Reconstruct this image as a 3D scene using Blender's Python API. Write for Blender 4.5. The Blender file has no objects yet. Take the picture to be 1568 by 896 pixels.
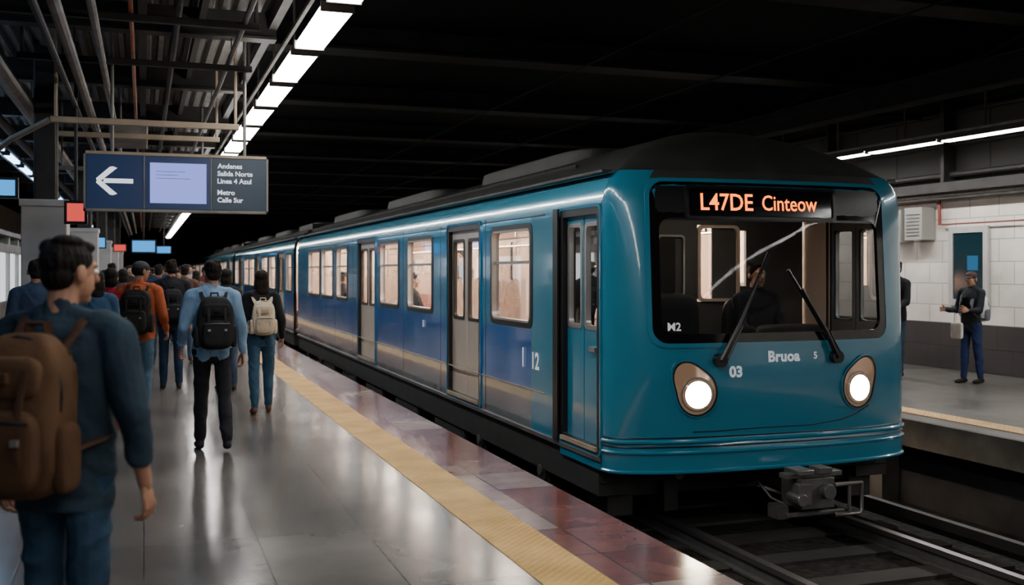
import bpy, math, random
import numpy as np
from mathutils import Vector, Matrix
random.seed(7)
scene=bpy.context.scene
R=math.radians
# ------------------------------------------------------------------ materials
def newmat(name):
    m=bpy.data.materials.new(name); m.use_nodes=True
    nt=m.node_tree; b=nt.nodes['Principled BSDF']
    return m,nt,b
def N(nt,t,**kw):
    n=nt.nodes.new(t)
    for k,v in kw.items():
        if k in n.inputs: n.inputs[k].default_value=v
        else: setattr(n,k,v)
    return n
def mat(name,col,rough=.5,metal=0,em=None,es=0,var=0,vs=4,bump=0,bs=20,coat=0,rv=0,stretch=None,spec=.5):
    m,nt,b=newmat(name)
    b.inputs['Base Color'].default_value=(*col,1)
    b.inputs['Roughness'].default_value=rough
    b.inputs['Metallic'].default_value=metal
    b.inputs['Specular IOR Level'].default_value=spec
    if coat:
        b.inputs['Coat Weight'].default_value=coat; b.inputs['Coat Roughness'].default_value=.06
    if em:
        b.inputs['Emission Color'].default_value=(*em,1); b.inputs['Emission Strength'].default_value=es
    tc=nt.nodes.new('ShaderNodeTexCoord'); src=tc.outputs['Object']
    if stretch:
        mp=nt.nodes.new('ShaderNodeMapping'); mp.inputs['Scale'].default_value=stretch
        nt.links.new(src,mp.inputs['Vector']); src=mp.outputs[0]
    if var or rv:
        n=N(nt,'ShaderNodeTexNoise',Scale=vs,Detail=5.0); nt.links.new(src,n.inputs['Vector'])
        if var:
            r=nt.nodes.new('ShaderNodeValToRGB')
            r.color_ramp.elements[0].position=.3; r.color_ramp.elements[1].position=.7
            r.color_ramp.elements[0].color=(*[max(0,c*(1-var)) for c in col],1)
            r.color_ramp.elements[1].color=(*[min(1,c*(1+var)) for c in col],1)
            nt.links.new(n.outputs[0],r.inputs[0]); nt.links.new(r.outputs[0],b.inputs['Base Color'])
        if rv:
            q=N(nt,'ShaderNodeMapRange'); q.inputs[3].default_value=max(.02,rough-rv); q.inputs[4].default_value=rough+rv
            q.inputs[1].default_value=.3; q.inputs[2].default_value=.7
            nt.links.new(n.outputs[0],q.inputs[0]); nt.links.new(q.outputs[0],b.inputs['Roughness'])
    if bump:
        n2=N(nt,'ShaderNodeTexNoise',Scale=bs,Detail=3.0); nt.links.new(src,n2.inputs['Vector'])
        bp=N(nt,'ShaderNodeBump',Strength=bump,Distance=.02)
        nt.links.new(n2.outputs[0],bp.inputs['Height']); nt.links.new(bp.outputs[0],b.inputs['Normal'])
        if coat: nt.links.new(bp.outputs[0],b.inputs['Coat Normal'])
    return m
def emis(name,col,s):
    m=bpy.data.materials.new(name); m.use_nodes=True; nt=m.node_tree
    nt.nodes.remove(nt.nodes['Principled BSDF'])
    e=N(nt,'ShaderNodeEmission',Strength=s); e.inputs[0].default_value=(*col,1)
    nt.links.new(e.outputs[0],nt.nodes['Material Output'].inputs[0]); return m
def glassmat(name,tint,refl=1.0):
    m=bpy.data.materials.new(name); m.use_nodes=True; nt=m.node_tree
    nt.nodes.remove(nt.nodes['Principled BSDF'])
    t=nt.nodes.new('ShaderNodeBsdfTransparent'); t.inputs[0].default_value=(*tint,1)
    g=nt.nodes.new('ShaderNodeBsdfGlossy'); g.inputs['Roughness'].default_value=.02
    f=N(nt,'ShaderNodeFresnel',IOR=1.5); mx=nt.nodes.new('ShaderNodeMixShader')
    ml=N(nt,'ShaderNodeMath',operation='MULTIPLY'); ml.inputs[1].default_value=refl
    nt.links.new(f.outputs[0],ml.inputs[0]); nt.links.new(ml.outputs[0],mx.inputs[0])
    nt.links.new(t.outputs[0],mx.inputs[1]); nt.links.new(g.outputs[0],mx.inputs[2])
    nt.links.new(mx.outputs[0],nt.nodes['Material Output'].inputs[0]); return m
def tile_mat(name,ax,sx,sz,c1,c2,mortar,ms=.008,offset=0.0,r0=.15,r1=.35,ns=1.2,patch=None,pt=.7,bump=.4,fine=.12,lo=.8,hi=1.2):
    m,nt,b=newmat(name); L=nt.links
    tc=nt.nodes.new('ShaderNodeTexCoord'); sp=nt.nodes.new('ShaderNodeSeparateXYZ'); cb=nt.nodes.new('ShaderNodeCombineXYZ')
    L.new(tc.outputs['Object'],sp.inputs[0]); L.new(sp.outputs[ax[0]],cb.inputs[0]); L.new(sp.outputs[ax[1]],cb.inputs[1])
    br=N(nt,'ShaderNodeTexBrick',Scale=1.0); br.offset=offset; br.squash=1.0
    br.inputs['Brick Width'].default_value=sx; br.inputs['Row Height'].default_value=sz
    br.inputs['Mortar Size'].default_value=ms; br.inputs['Mortar Smooth'].default_value=.2
    br.inputs['Color1'].default_value=(*c1,1); br.inputs['Color2'].default_value=(*c2,1); br.inputs['Mortar'].default_value=(*mortar,1)
    L.new(cb.outputs[0],br.inputs['Vector'])
    n=N(nt,'ShaderNodeTexNoise',Scale=ns,Detail=7.0,Roughness=.55); L.new(tc.outputs['Object'],n.inputs[0])
    mr=N(nt,'ShaderNodeMapRange'); mr.inputs[1].default_value=.3; mr.inputs[2].default_value=.7; mr.inputs[3].default_value=lo; mr.inputs[4].default_value=hi
    L.new(n.outputs[0],mr.inputs[0])
    src=br.outputs['Color']
    if patch:
        fl=[]
        for o_,sz_ in ((sp.outputs[ax[0]],sx),(sp.outputs[ax[1]],sz)):
            d=N(nt,'ShaderNodeMath',operation='DIVIDE'); d.inputs[1].default_value=sz_; L.new(o_,d.inputs[0])
            f=N(nt,'ShaderNodeMath',operation='FLOOR'); L.new(d.outputs[0],f.inputs[0]); fl.append(f.outputs[0])
        c3=nt.nodes.new('ShaderNodeCombineXYZ'); L.new(fl[0],c3.inputs[0]); L.new(fl[1],c3.inputs[1])
        wn=nt.nodes.new('ShaderNodeTexWhiteNoise'); L.new(c3.outputs[0],wn.inputs[0])
        rp=nt.nodes.new('ShaderNodeValToRGB'); rp.color_ramp.elements[0].position=pt; rp.color_ramp.elements[1].position=pt+.2
        rp.color_ramp.elements[1].color=(.75,.75,.75,1); L.new(wn.outputs[0],rp.inputs[0])
        mx=N(nt,'ShaderNodeMixRGB'); mx.inputs[2].default_value=(*patch,1); L.new(rp.outputs[0],mx.inputs[0]); L.new(src,mx.inputs[1])
        mz=N(nt,'ShaderNodeMixRGB'); mz.inputs[2].default_value=(*mortar,1); L.new(br.outputs['Fac'],mz.inputs[0]); L.new(mx.outputs[0],mz.inputs[1]); src=mz.outputs[0]
    mu=N(nt,'ShaderNodeMixRGB',blend_type='MULTIPLY'); mu.inputs[0].default_value=1
    L.new(src,mu.inputs[1]); L.new(mr.outputs[0],mu.inputs[2])
    L.new(mu.outputs[0],b.inputs['Base Color'])
    rr=N(nt,'ShaderNodeMapRange'); rr.inputs[1].default_value=.3; rr.inputs[2].default_value=.7; rr.inputs[3].default_value=r0; rr.inputs[4].default_value=r1
    L.new(n.outputs[0],rr.inputs[0]); L.new(rr.outputs[0],b.inputs['Roughness'])
    bp=N(nt,'ShaderNodeBump',Strength=bump,Distance=.004); bp.invert=True
    L.new(br.outputs['Fac'],bp.inputs['Height']); 
    bp2=N(nt,'ShaderNodeBump',Strength=fine,Distance=.01); n4=N(nt,'ShaderNodeTexNoise',Scale=5.0,Detail=1.0); L.new(tc.outputs['Object'],n4.inputs['Vector'])
    L.new(n4.outputs[0],bp2.inputs['Height']); L.new(bp.outputs[0],bp2.inputs['Normal'])
    L.new(bp2.outputs[0],b.inputs['Normal'])
    return m
M={}
M['floor']=tile_mat('polished_stone',(0,1),.66,1.32,(.120,.114,.106),(.098,.094,.088),(.035,.033,.03),.006,.0,.15,.25,.9,fine=.08,lo=.75,hi=1.25)
M['floorR']=tile_mat('platform_stone',(0,1),.9,.9,(.085,.078,.070),(.07,.065,.058),(.04,.04,.04),.008,0,.3,.45,fine=.05)
M['red']=tile_mat('red_marble',(0,1),.63,.62,(.175,.060,.050),(.225,.088,.075),(.06,.035,.03),.006,0,.12,.22,3,patch=(.40,.31,.27),pt=.58,fine=.06,lo=.75,hi=1.25)
M['white_tile']=tile_mat('white_wall_tile',(1,2),.62,.36,(.76,.71,.64),(.71,.665,.60),(.34,.32,.29),.008,.5,.25,.45,1.0,fine=.04)
M['dado']=tile_mat('dado_tile',(1,2),.62,.39,(.040,.035,.036),(.032,.029,.03),(.018,.018,.018),.01,.5,.3,.5,fine=.04)
M['block']=tile_mat('grey_block',(1,2),1.1,.55,(.048,.047,.042),(.038,.037,.033),(.014,.014,.012),.02,.0,.7,.9,.8)
M['conc']=mat('concrete',(.13,.12,.10),.8,var=.45,vs=2,bump=.3,bs=8)
M['conc_dk']=mat('dark_concrete',(.03,.028,.026),.85,var=.5,vs=2,bump=.3,bs=8)
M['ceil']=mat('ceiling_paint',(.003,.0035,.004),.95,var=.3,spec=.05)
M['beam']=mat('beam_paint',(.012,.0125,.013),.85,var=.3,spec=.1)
M['steel']=mat('steel',(.20,.19,.175),.5,.3,var=.3)
M['steel_dk']=mat('dark_steel',(.032,.029,.027),.6,.3,var=.3)
M['deck']=mat('galvanised_deck',(.13,.122,.115),.5,.3,var=.3)
M['tan']=mat('tan_steel',(.36,.28,.20),.5,.1,var=.2)
M['orange_pipe']=mat('rust_pipe',(.38,.10,.03),.45,.1,var=.3)
M['redp']=mat('red_pipe',(.22,.04,.03),.5)
M['pillar']=mat('pillar_cladding',(.45,.44,.42),.5,var=.1)
M['ballast']=mat('ballast',(.020,.018,.016),.95,var=.7,vs=14,bump=1,bs=18,spec=.2)
M['rail']=mat('rail_steel',(.30,.28,.27),.35,.9)
M['lamp']=emis('lamp_white',(1.0,.965,.915),29)
M['lampR']=emis('lamp_white_cool',(1.0,.985,.96),58)
M['lampB']=emis('lamp_blue',(.35,.6,1.0),10)
M['warm']=emis('train_light',(1.0,.80,.64),120)
M['cabfill']=emis('cab_fill_light',(1.0,.82,.66),9)  # fill strip added on the cab ceiling to brighten the dark cab
M['head']=emis('headlight',(1.0,.84,.62),48)
M['headring']=mat('headlight_reflector_glow',(.16,.12,.10),.12,.8,em=(1.0,.60,.36),es=.16)  # weak emission stands in for bulb light caught by the reflector
M['amber']=emis('led_amber',(1.0,.17,.012),4.0)
M['screen']=emis('display_lavender',(.30,.36,1.0),1.25)
M['cyan']=emis('display_cyan',(.05,.36,.9),1.4)
M['redsign']=emis('red_sign',(1.0,.10,.08),1.0)
M['whitesign']=emis('sign_white',(.9,.93,1.0),1.2)
M['winlit']=emis('lit_window',(.85,.9,.95),1.3)
M['navy']=mat('sign_navy',(.010,.025,.07),.35,em=(.01,.03,.1),es=.35)
M['slate']=mat('sign_slate',(.025,.045,.07),.4,em=(.02,.035,.06),es=.2)
M['teal']=mat('teal_paint',(.026,.215,.335),.24,.1,coat=.9,bump=.012,bs=1.0)
M['topband']=mat('sky_blue_paint',(.07,.38,.56),.2,.15,coat=1,bump=.07,bs=1.3)
M['blue']=mat('blue_paint',(.034,.225,.41),.18,.15,coat=1,bump=.06,bs=1.5)
M['deep']=mat('deep_blue_paint',(.013,.115,.40),.16,.2,coat=1,bump=.07,bs=1.5)
M['lower_refl']=mat('lower_panel_painted_reflection',(.20,.25,.275),.2,.35,coat=.9,bump=.08,bs=1.7)  # grey band: the platform's reflection in the lower side, painted as base colour
M['roof']=mat('roof_grey',(.030,.031,.030),.6,.1,var=.25,bump=.05)
M['black']=mat('black_rubber',(.008,.008,.009),.35)
M['blackgl']=mat('black_gloss',(.006,.006,.008),.1)
M['under']=mat('underframe',(.016,.015,.014),.7,var=.4)
M['iron']=mat('cast_iron',(.13,.125,.12),.45,.5,var=.3)
M['iron_dk']=mat('bogie_iron',(.03,.028,.026),.6,.4,var=.3)
M['cream']=mat('cream_panel',(.72,.58,.48),.35,.1)
M['fill_sheet']=mat('cream_fill_sheet',(.66,.53,.44),.7)  # cream sheets added over far-side windows so the interior looks brighter
M['lino']=mat('train_floor',(.22,.19,.17),.5)
M['doorp']=mat('door_panel',(.48,.44,.385),.3,.35,bump=.05,bs=2)
M['alu']=mat('aluminium',(.5,.48,.45),.3,.8)
M['seat']=mat('seat_fabric',(.30,.15,.12),.8)
M['seat_cab']=mat('cab_seat_fabric',(.02,.02,.025),.8)
M['cab']=mat('cab_panel',(.085,.083,.08),.6,var=.2)
M['glass']=glassmat('window_glass',(.93,.93,.92),.7)
M['wglass']=glassmat('windscreen_glass',(.72,.74,.74),.18)
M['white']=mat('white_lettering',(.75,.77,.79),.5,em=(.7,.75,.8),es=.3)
M['box']=mat('unit_box',(.30,.29,.265),.5)
M['tealg']=mat('dark_teal_glass',(.006,.022,.03),.1)
M['bluep']=emis('poster_blue',(.06,.25,.5),.6)
m,nt,b=newmat('tactile_yellow'); tc=nt.nodes.new('ShaderNodeTexCoord'); sp=nt.nodes.new('ShaderNodeSeparateXYZ'); nt.links.new(tc.outputs['Object'],sp.inputs[0])
def sn(o,k):
    a=N(nt,'ShaderNodeMath',operation='MULTIPLY'); a.inputs[1].default_value=k; nt.links.new(o,a.inputs[0])
    s=N(nt,'ShaderNodeMath',operation='SINE'); nt.links.new(a.outputs[0],s.inputs[0]); return s.outputs[0]
pr=N(nt,'ShaderNodeMath',operation='MULTIPLY'); nt.links.new(sn(sp.outputs[0],2*math.pi/.062),pr.inputs[0]); nt.links.new(sn(sp.outputs[1],2*math.pi/.062),pr.inputs[1])
bp=N(nt,'ShaderNodeBump',Strength=.7,Distance=.006); nt.links.new(pr.outputs[0],bp.inputs['Height']); nt.links.new(bp.outputs[0],b.inputs['Normal'])
nn=N(nt,'ShaderNodeTexNoise',Scale=2.5,Detail=6.0); nt.links.new(tc.outputs['Object'],nn.inputs['Vector'])
rp=nt.nodes.new('ShaderNodeValToRGB'); rp.color_ramp.elements[0].position=.3; rp.color_ramp.elements[1].position=.7
rp.color_ramp.elements[0].color=(.54,.31,.08,1); rp.color_ramp.elements[1].color=(.80,.51,.17,1)
nt.links.new(nn.outputs[0],rp.inputs[0]); nt.links.new(rp.outputs[0],b.inputs['Base Color']); b.inputs['Roughness'].default_value=.45
M['yellow']=m
# ------------------------------------------------------------------ mesh builder
def link(o): scene.collection.objects.link(o); return o
def group(name,loc=(0,0,0),rz=0,scale=1):
    e=bpy.data.objects.new(name,None); e.location=loc; e.rotation_euler=(0,0,rz); e.empty_display_size=.2; e.scale=(scale,)*3; return link(e)
class MB:
    def __init__(s): s.v=[];s.f=[];s.m=[];s.mats=[]
    def mi(s,m):
        if isinstance(m,str): m=M[m]
        if m not in s.mats: s.mats.append(m)
        return s.mats.index(m)
    def add(s,vs,fs,m):
        o=len(s.v); s.v.extend([tuple(v) for v in vs]); k=s.mi(m)
        for f in fs: s.f.append(tuple(i+o for i in f)); s.m.append(k)
    def box(s,a,b,m):
        x0,y0,z0=a;x1,y1,z1=b
        vs=[(x0,y0,z0),(x1,y0,z0),(x1,y1,z0),(x0,y1,z0),(x0,y0,z1),(x1,y0,z1),(x1,y1,z1),(x0,y1,z1)]
        s.add(vs,[(0,3,2,1),(4,5,6,7),(0,1,5,4),(1,2,6,5),(2,3,7,6),(3,0,4,7)],m)
    def tube(s,pts,r,m,seg=8,cap=True,flat=None,ref=None):
        pts=[Vector(p) for p in pts]; n=len(pts); rs=r if isinstance(r,(list,tuple)) else [r]*n
        vs=[];prev=None
        for i,p in enumerate(pts):
            d=(pts[min(i+1,n-1)]-pts[max(i-1,0)]).normalized()
            if ref is not None: a=Vector(ref)
            elif prev is not None: a=prev
            else: a=Vector((0,0,1)) if abs(d.z)<.9 else Vector((1,0,0))
            u=(a-d*a.dot(d)).normalized(); w=d.cross(u); prev=u
            for k in range(seg):
                t=2*math.pi*(k+.5)/seg; fu=flat[0] if flat else 1; fw=flat[1] if flat else 1
                vs.append(p+u*math.cos(t)*rs[i]*fu+w*math.sin(t)*rs[i]*fw)
        fs=[]
        for i in range(n-1):
            for k in range(seg):
                k2=(k+1)%seg; fs.append((i*seg+k,i*seg+k2,(i+1)*seg+k2,(i+1)*seg+k))
        if cap: fs.append(tuple(range(seg))[::-1]); fs.append(tuple((n-1)*seg+k for k in range(seg)))
        s.add(vs,fs,m)
    def sup(s,c,r,m,e1=.4,e2=.4,nu=24,nv=14,fn=None):
        def pw(x,e): return math.copysign(abs(x)**e,x)
        vs=[];fs=[]
        for j in range(nv+1):
            ph=-math.pi/2+math.pi*j/nv
            for i in range(nu):
                th=2*math.pi*i/nu
                x=pw(math.cos(ph),e1)*pw(math.cos(th),e2);y=pw(math.cos(ph),e1)*pw(math.sin(th),e2);z=pw(math.sin(ph),e1)
                p=[c[0]+r[0]*x,c[1]+r[1]*y,c[2]+r[2]*z]
                if fn: p=fn(p,x,y,z)
                vs.append(p)
        for j in range(nv):
            for i in range(nu):
                i2=(i+1)%nu; fs.append((j*nu+i,j*nu+i2,(j+1)*nu+i2,(j+1)*nu+i))
        s.add(vs,fs,m)
    def frame(s,fn,outer,inner,m,d0=0,d1=.02):
        n=len(outer); vs=[fn(a,b,d1) for a,b in outer]+[fn(a,b,d1) for a,b in inner]+[fn(a,b,d0) for a,b in outer]+[fn(a,b,d0) for a,b in inner]
        fs=[]
        for i in range(n):
            j=(i+1)%n
            fs+=[(i,j,n+j,n+i),(2*n+i,2*n+j,j,i),(n+i,n+j,3*n+j,3*n+i)]
        s.add(vs,fs,m)
    def build(s,name,parent=None,bevel=0,angle=35,local=False,smooth=True):
        me=bpy.data.meshes.new(name); me.from_pydata(s.v,[],s.f)
        for m in s.mats: me.materials.append(m)
        me.polygons.foreach_set('material_index',s.m)
        if smooth:
            me.polygons.foreach_set('use_smooth',[True]*len(s.f)); me.set_sharp_from_angle(angle=R(angle))
        me.update(); o=link(bpy.data.objects.new(name,me))
        if parent:
            o.parent=parent
            if not local: o.location=-parent.location
        if bevel:
            bm=o.modifiers.new('bevel','BEVEL'); bm.width=bevel; bm.segments=2; bm.limit_method='ANGLE'; bm.angle_limit=R(50)
        return o
def rrect(x0,x1,z0,z1,r,n=5,sub=6):
    pts=[]
    cs=[(x1-r,z1-r,0),(x0+r,z1-r,90),(x0+r,z0+r,180),(x1-r,z0+r,270)]
    for ci,(cx,cz,a) in enumerate(cs):
        for k in range(n+1):
            t=R(a+90*k/n); pts.append((cx+r*math.cos(t),cz+r*math.sin(t)))
        nx=cs[(ci+1)%4]; t=R(a+90); e=(cx+r*math.cos(t),cz+r*math.sin(t)); f=(nx[0]+r*math.cos(R(nx[2])),nx[1]+r*math.sin(R(nx[2])))
        for k in range(1,sub): pts.append((e[0]+(f[0]-e[0])*k/sub,e[1]+(f[1]-e[1])*k/sub))
    return pts
def text_mesh(body,size,bold=0,space=1.0):
    c=bpy.data.curves.new('txt','FONT'); c.body=body; c.size=size; c.align_x='CENTER'; c.align_y='CENTER'; c.offset=bold; c.space_character=space
    c.resolution_u=3
    o=link(bpy.data.objects.new('txt',c)); dg=bpy.context.evaluated_depsgraph_get()
    me=bpy.data.meshes.new_from_object(o.evaluated_get(dg)); vs=[tuple(v.co) for v in me.vertices]; fs=[tuple(p.vertices) for p in me.polygons]
    bpy.data.objects.remove(o); bpy.data.meshes.remove(me); return vs,fs
# ------------------------------------------------------------------ camera
A=math.atan(564/1596); SA,CA=math.sin(A),math.cos(A)
cam=bpy.data.cameras.new('camera'); co=link(bpy.data.objects.new('camera',cam)); scene.camera=co
co.location=(0,0,1.65); co.rotation_euler=(R(90),0,-A); cam.sensor_width=36; cam.lens=36*1596/1568; cam.shift_y=-33/1568
cam.dof.use_dof=True; cam.dof.focus_distance=9.2; cam.dof.aperture_fstop=2.0; cam.clip_end=400
def PX(u,d):
    X=(u-220)*d/1692.5; return X,(d-SA*X)/CA
w=bpy.data.worlds.new('world'); scene.world=w; w.use_nodes=True
w.node_tree.nodes['Background'].inputs[0].default_value=(.5,.6,.8,1); w.node_tree.nodes['Background'].inputs[1].default_value=.01
# ------------------------------------------------------------------ station shell
Y0,Y1=-14,115
def slab(name,a,b,m,**k):
    q=MB(); q.box(a,b,m); return q.build(name,**k)
slab('floor',(-7,Y0,-.3),(1.98,Y1,0),'floor')
slab('tactile_strip',(1.98,Y0,-.3),(2.35,Y1,.004),'yellow')
slab('platform_edge_tiles',(2.35,Y0,-.25),(2.97,Y1,0),'red')
slab('trim_2',(-7,Y0,-.75),(2.90,Y1,-.302),'conc_dk')
q=MB(); q.add([(2.9,Y0,-.6),(2.9,Y1,-.6),(6.4,Y1,-.6),(6.4,Y0,-.6),(7.0,Y1,-1.04),(7.0,Y0,-1.04),(8.4,Y1,-1.04),(8.4,Y0,-1.04)],[(0,3,2,1),(3,5,4,2),(5,7,6,4)],'ballast'); q.build('track_bed_ground')
slab('floor_right_platform',(8.06,Y0,-.28),(12.76,Y1,0),'floorR')
q=MB(); q.box((8.0,Y0,-.30),(8.055,Y1,.0),'conc'); q.box((8.35,Y0,-1.1),(8.5,Y1,-.285),'conc_dk')
y=Y0
while y<60: q.box((8.1,y,-1.04),(8.34,y+.3,-.3),'conc'); y+=2.4
q.build('trim_3')
slab('tactile_strip',(8.35,Y0,0.001),(8.66,Y1,.008),'yellow')
slab('wall_right_tiles',(12.8,Y0,.78),(13.0,Y1,2.95),'white_tile')
slab('wall_right_upper',(12.8,Y0,3.12),(13.0,Y1,5.09),'block')
slab('baseboard_right',(12.77,Y0,0),(13.0,Y1,.775),'dado')
q=MB(); q.box((12.45,Y0,2.955),(13.0,Y1,3.115),'steel_dk'); q.tube([(12.6,Y0,2.86),(12.6,Y1,2.86)],.035,'steel_dk'); q.tube([(12.65,Y0,3.25),(12.65,Y1,3.25)],.05,'steel_dk'); q.tube([(12.68,Y0,3.75),(12.68,Y1,3.75)],.04,'steel_dk')
q.tube([(12.68,Y0,4.3),(12.68,Y1,4.3)],.05,'steel_dk'); 
y=Y0
while y<60: q.box((12.5,y,3.12),(12.75,y+.08,5.0),'steel_dk'); y+=3.1
q.build('trim_1')
slab('wall_left',(-7.2,Y0,0),(-7.01,Y1,5.09),'conc')
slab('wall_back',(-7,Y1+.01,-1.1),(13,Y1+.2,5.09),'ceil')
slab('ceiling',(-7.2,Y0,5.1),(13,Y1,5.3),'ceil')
q=MB(); y=5.2
while y<Y1:
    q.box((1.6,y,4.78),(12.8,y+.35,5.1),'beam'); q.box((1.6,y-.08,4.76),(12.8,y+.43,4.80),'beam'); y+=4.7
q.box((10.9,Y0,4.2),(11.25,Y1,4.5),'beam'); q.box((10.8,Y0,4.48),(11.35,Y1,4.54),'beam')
y=5.2
while y<60:
    q.tube([(11.1,y,4.5),(12.6,y,5.05)],.05,'beam'); q.tube([(11.1,y+2.3,4.5),(11.1,y,5.05)],.04,'beam'); q.tube([(11.1,y,4.3),(12.8,y,4.3)],.05,'beam')
    q.tube([(11.3,y+.5,3.7),(11.3,y+.5,4.2)],.015,'steel_dk'); y+=4.7
q.tube([(8.6,Y0,4.72),(8.6,Y1,4.72)],.015,'beam'); q.tube([(6.2,Y0,4.7),(6.2,Y1,4.7)],.012,'beam')
q.build('ceiling_beams')
CN=group('platform_canopy',(0,10,4.2))
q=MB(); vs=[];fs=[]; xs=[];x=-3.2
prof=[(0,0),(.05,0),(.07,.06),(.12,.06),(.14,0)]
while x<1.15:
    for dx,dz in prof[:-1]: xs.append((x+dx,4.22+dz))
    x+=.14
for x,z in xs: vs+= [(x,Y0,z),(x,60,z)]
for i in range(len(xs)-1): fs.append((2*i,2*i+1,2*i+3,2*i+2))
q.add(vs,fs,'deck'); q.build('corrugated_deck',CN,smooth=False)
q=MB(); y=1.0
while y<60:
    q.box((-3.2,y,3.97),(1.25,y+.12,4.22),'steel_dk'); q.box((-3.2,y-.04,3.95),(1.25,y+.16,3.975),'steel_dk'); y+=3.2
q.box((1.17,Y0,4.05),(1.25,60,4.25),'steel_dk'); q.box((-.05,Y0,4.02),(.03,60,4.2),'steel_dk'); q.box((.5,Y0,4.07),(.56,60,4.2),'steel_dk')
q.build('frame',CN)
q=MB()
for (x,z,r,m) in [(-1.28,3.55,.085,'steel'),(-.62,3.62,.05,'steel'),(-.38,3.7,.035,'steel'),(-.72,3.5,.03,'steel_dk'),(-1.75,3.6,.06,'steel_dk'),(.28,3.85,.03,'steel_dk'),(.82,3.78,.025,'steel'),(-.1,3.8,.02,'orange_pipe')]:
    q.tube([(x,Y0,z),(x,60,z)],r,m,10)
    y=1.06
    while y<60: q.tube([(x,y,z),(x,y,3.97)],.008,'steel_dk',6); y+=3.2
q.build('ceiling_pipes',CN)
q=MB()
for yy,z,x0,x1,m in [(11.0,3.12,-.85,.92,'tan'),(11.0,3.72,-1.15,1.05,'steel_dk'),(9.2,3.75,-1.4,.95,'steel_dk'),(13.6,3.3,-1.2,.9,'tan'),(17,3.2,-1.2,.9,'steel'),(7.6,3.78,-1.2,1.0,'orange_pipe')]:
    q.box((x0,yy-.03,z-.03),(x1,yy+.03,z+.03),m)
    for xx in (x0+.03,x1-.05): q.box((xx,yy-.02,z),(xx+.03,yy+.02,4.2),m)
q.tube([(-.85,11,3.12),(-1.25,11.4,2.95),(-1.5,12,2.85)],.03,'tan')
q.build('support_bars',CN,bevel=.006)
q=MB(); pts=[(-.72,5.9,4.2),(-.75,5.9,3.42),(-.70,5.9,3.33),(-.6,5.9,3.30),(-.12,5.9,3.30),(-.03,5.9,3.33),(.02,5.9,3.42),(.06,5.9,4.2)]
q.tube(pts,.03,'orange_pipe',10); q.tube([(p[0]+.01,p[1]+.12,min(4.2,p[2]+.07)) for p in pts],.018,'orange_pipe',8); q.build('conduit_loop',CN)
q=MB(); q.box((-.42,14.2,3.35),(.05,15.4,3.6),'steel'); q.box((-.3,14.5,3.6),(-.27,14.53,4.2),'steel'); q.build('air_duct',CN,bevel=.02)
def lamp_row(X,Z,ys,lm,w=.24,L=1.5,name='ceiling_lamp',top=4.22,hood=False):
    q=MB()
    for y in ys:
        q.box((X-w/2,y,Z-.02),(X+w/2,y+L,Z+.03),lm)
        q.box((X-w/2-.012,y-.02,Z-.025),(X+w/2+.012,y,Z+.05),'steel'); q.box((X-w/2-.012,y+L,Z-.025),(X+w/2+.012,y+L+.02,Z+.05),'steel')
        hw=w/2+.03 if hood else w*.32
        q.box((X-hw,y-.02,Z+.031),(X+hw,y+L+.02,Z+.07),'steel_dk')
        if hood:
            for s in (-1,1): q.box((min(X+s*hw,X+s*(hw+.01)),y-.02,Z-.01),(max(X+s*hw,X+s*(hw+.01)),y+L+.02,Z+.07),'steel_dk')
        q.box((X-.01,y+L/2,Z+.07),(X+.01,y+L/2+.02,top),'steel_dk')
    y0,y1=min(ys),max(ys)+L
    q.box((X-.04,y0,Z+.07),(X+.04,y1,Z+.12),'steel')
    if not hood: q.box((X-w/2-.1,y0,Z+.02),(X-w/2-.07,y1,Z+.05),'steel')
    return q.build(name)
lamp_row(1.36,3.6,[7.75+1.66*i for i in range(-11,34)],'lamp',w=.23,L=1.38,name='platform_ceiling_lamps',top=5.1)
lamp_row(11.3,3.6,[1.0+1.66*i for i in range(-8,30)],'lampR',w=.15,L=1.56,name='platform_ceiling_lamps',top=4.2,hood=True)
lamp_row(-2.16,3.6,[6+2.2*i for i in range(-6,20)],'lampB',w=.1,name='side_ceiling_lamps')
PIL=[13.1,21.5,30,38.5,47]
def pillar(x,y):
    q=MB(); q.box((x-.24,y-.24,0),(x+.24,y+.24,2.45),'pillar'); q.box((x-.26,y-.26,2.38),(x+.26,y+.26,2.46),'pillar')
    q.box((x-.11,y-.11,2.46),(x+.11,y+.11,5.1),'steel_dk'); q.box((x-.13,y-.03,2.46),(x+.13,y+.03,5.1),'conc'); q.box((x-.26,y-.26,0),(x+.26,y+.26,.12),'steel_dk')
    q.build('platform_pillar',bevel=.012)
for yy in PIL: pillar(-1.06,yy)
q=MB()
for i in range(12):
    y=17+i*2.0; q.box((-3.4,y,0),(-3.2,y+.22,2.5),'pillar'); q.box((-3.32,y+.22,.9),(-3.28,y+2.0,2.1),'winlit'); q.box((-3.4,y+.22,0),(-3.2,y+2.0,.9),'conc')
q.box((-3.5,17,2.1),(-3.1,41,2.3),'steel'); q.box((-3.5,17,2.5),(-3.1,41,2.62),'steel')
q.build('kiosk_front',bevel=.01)
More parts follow.
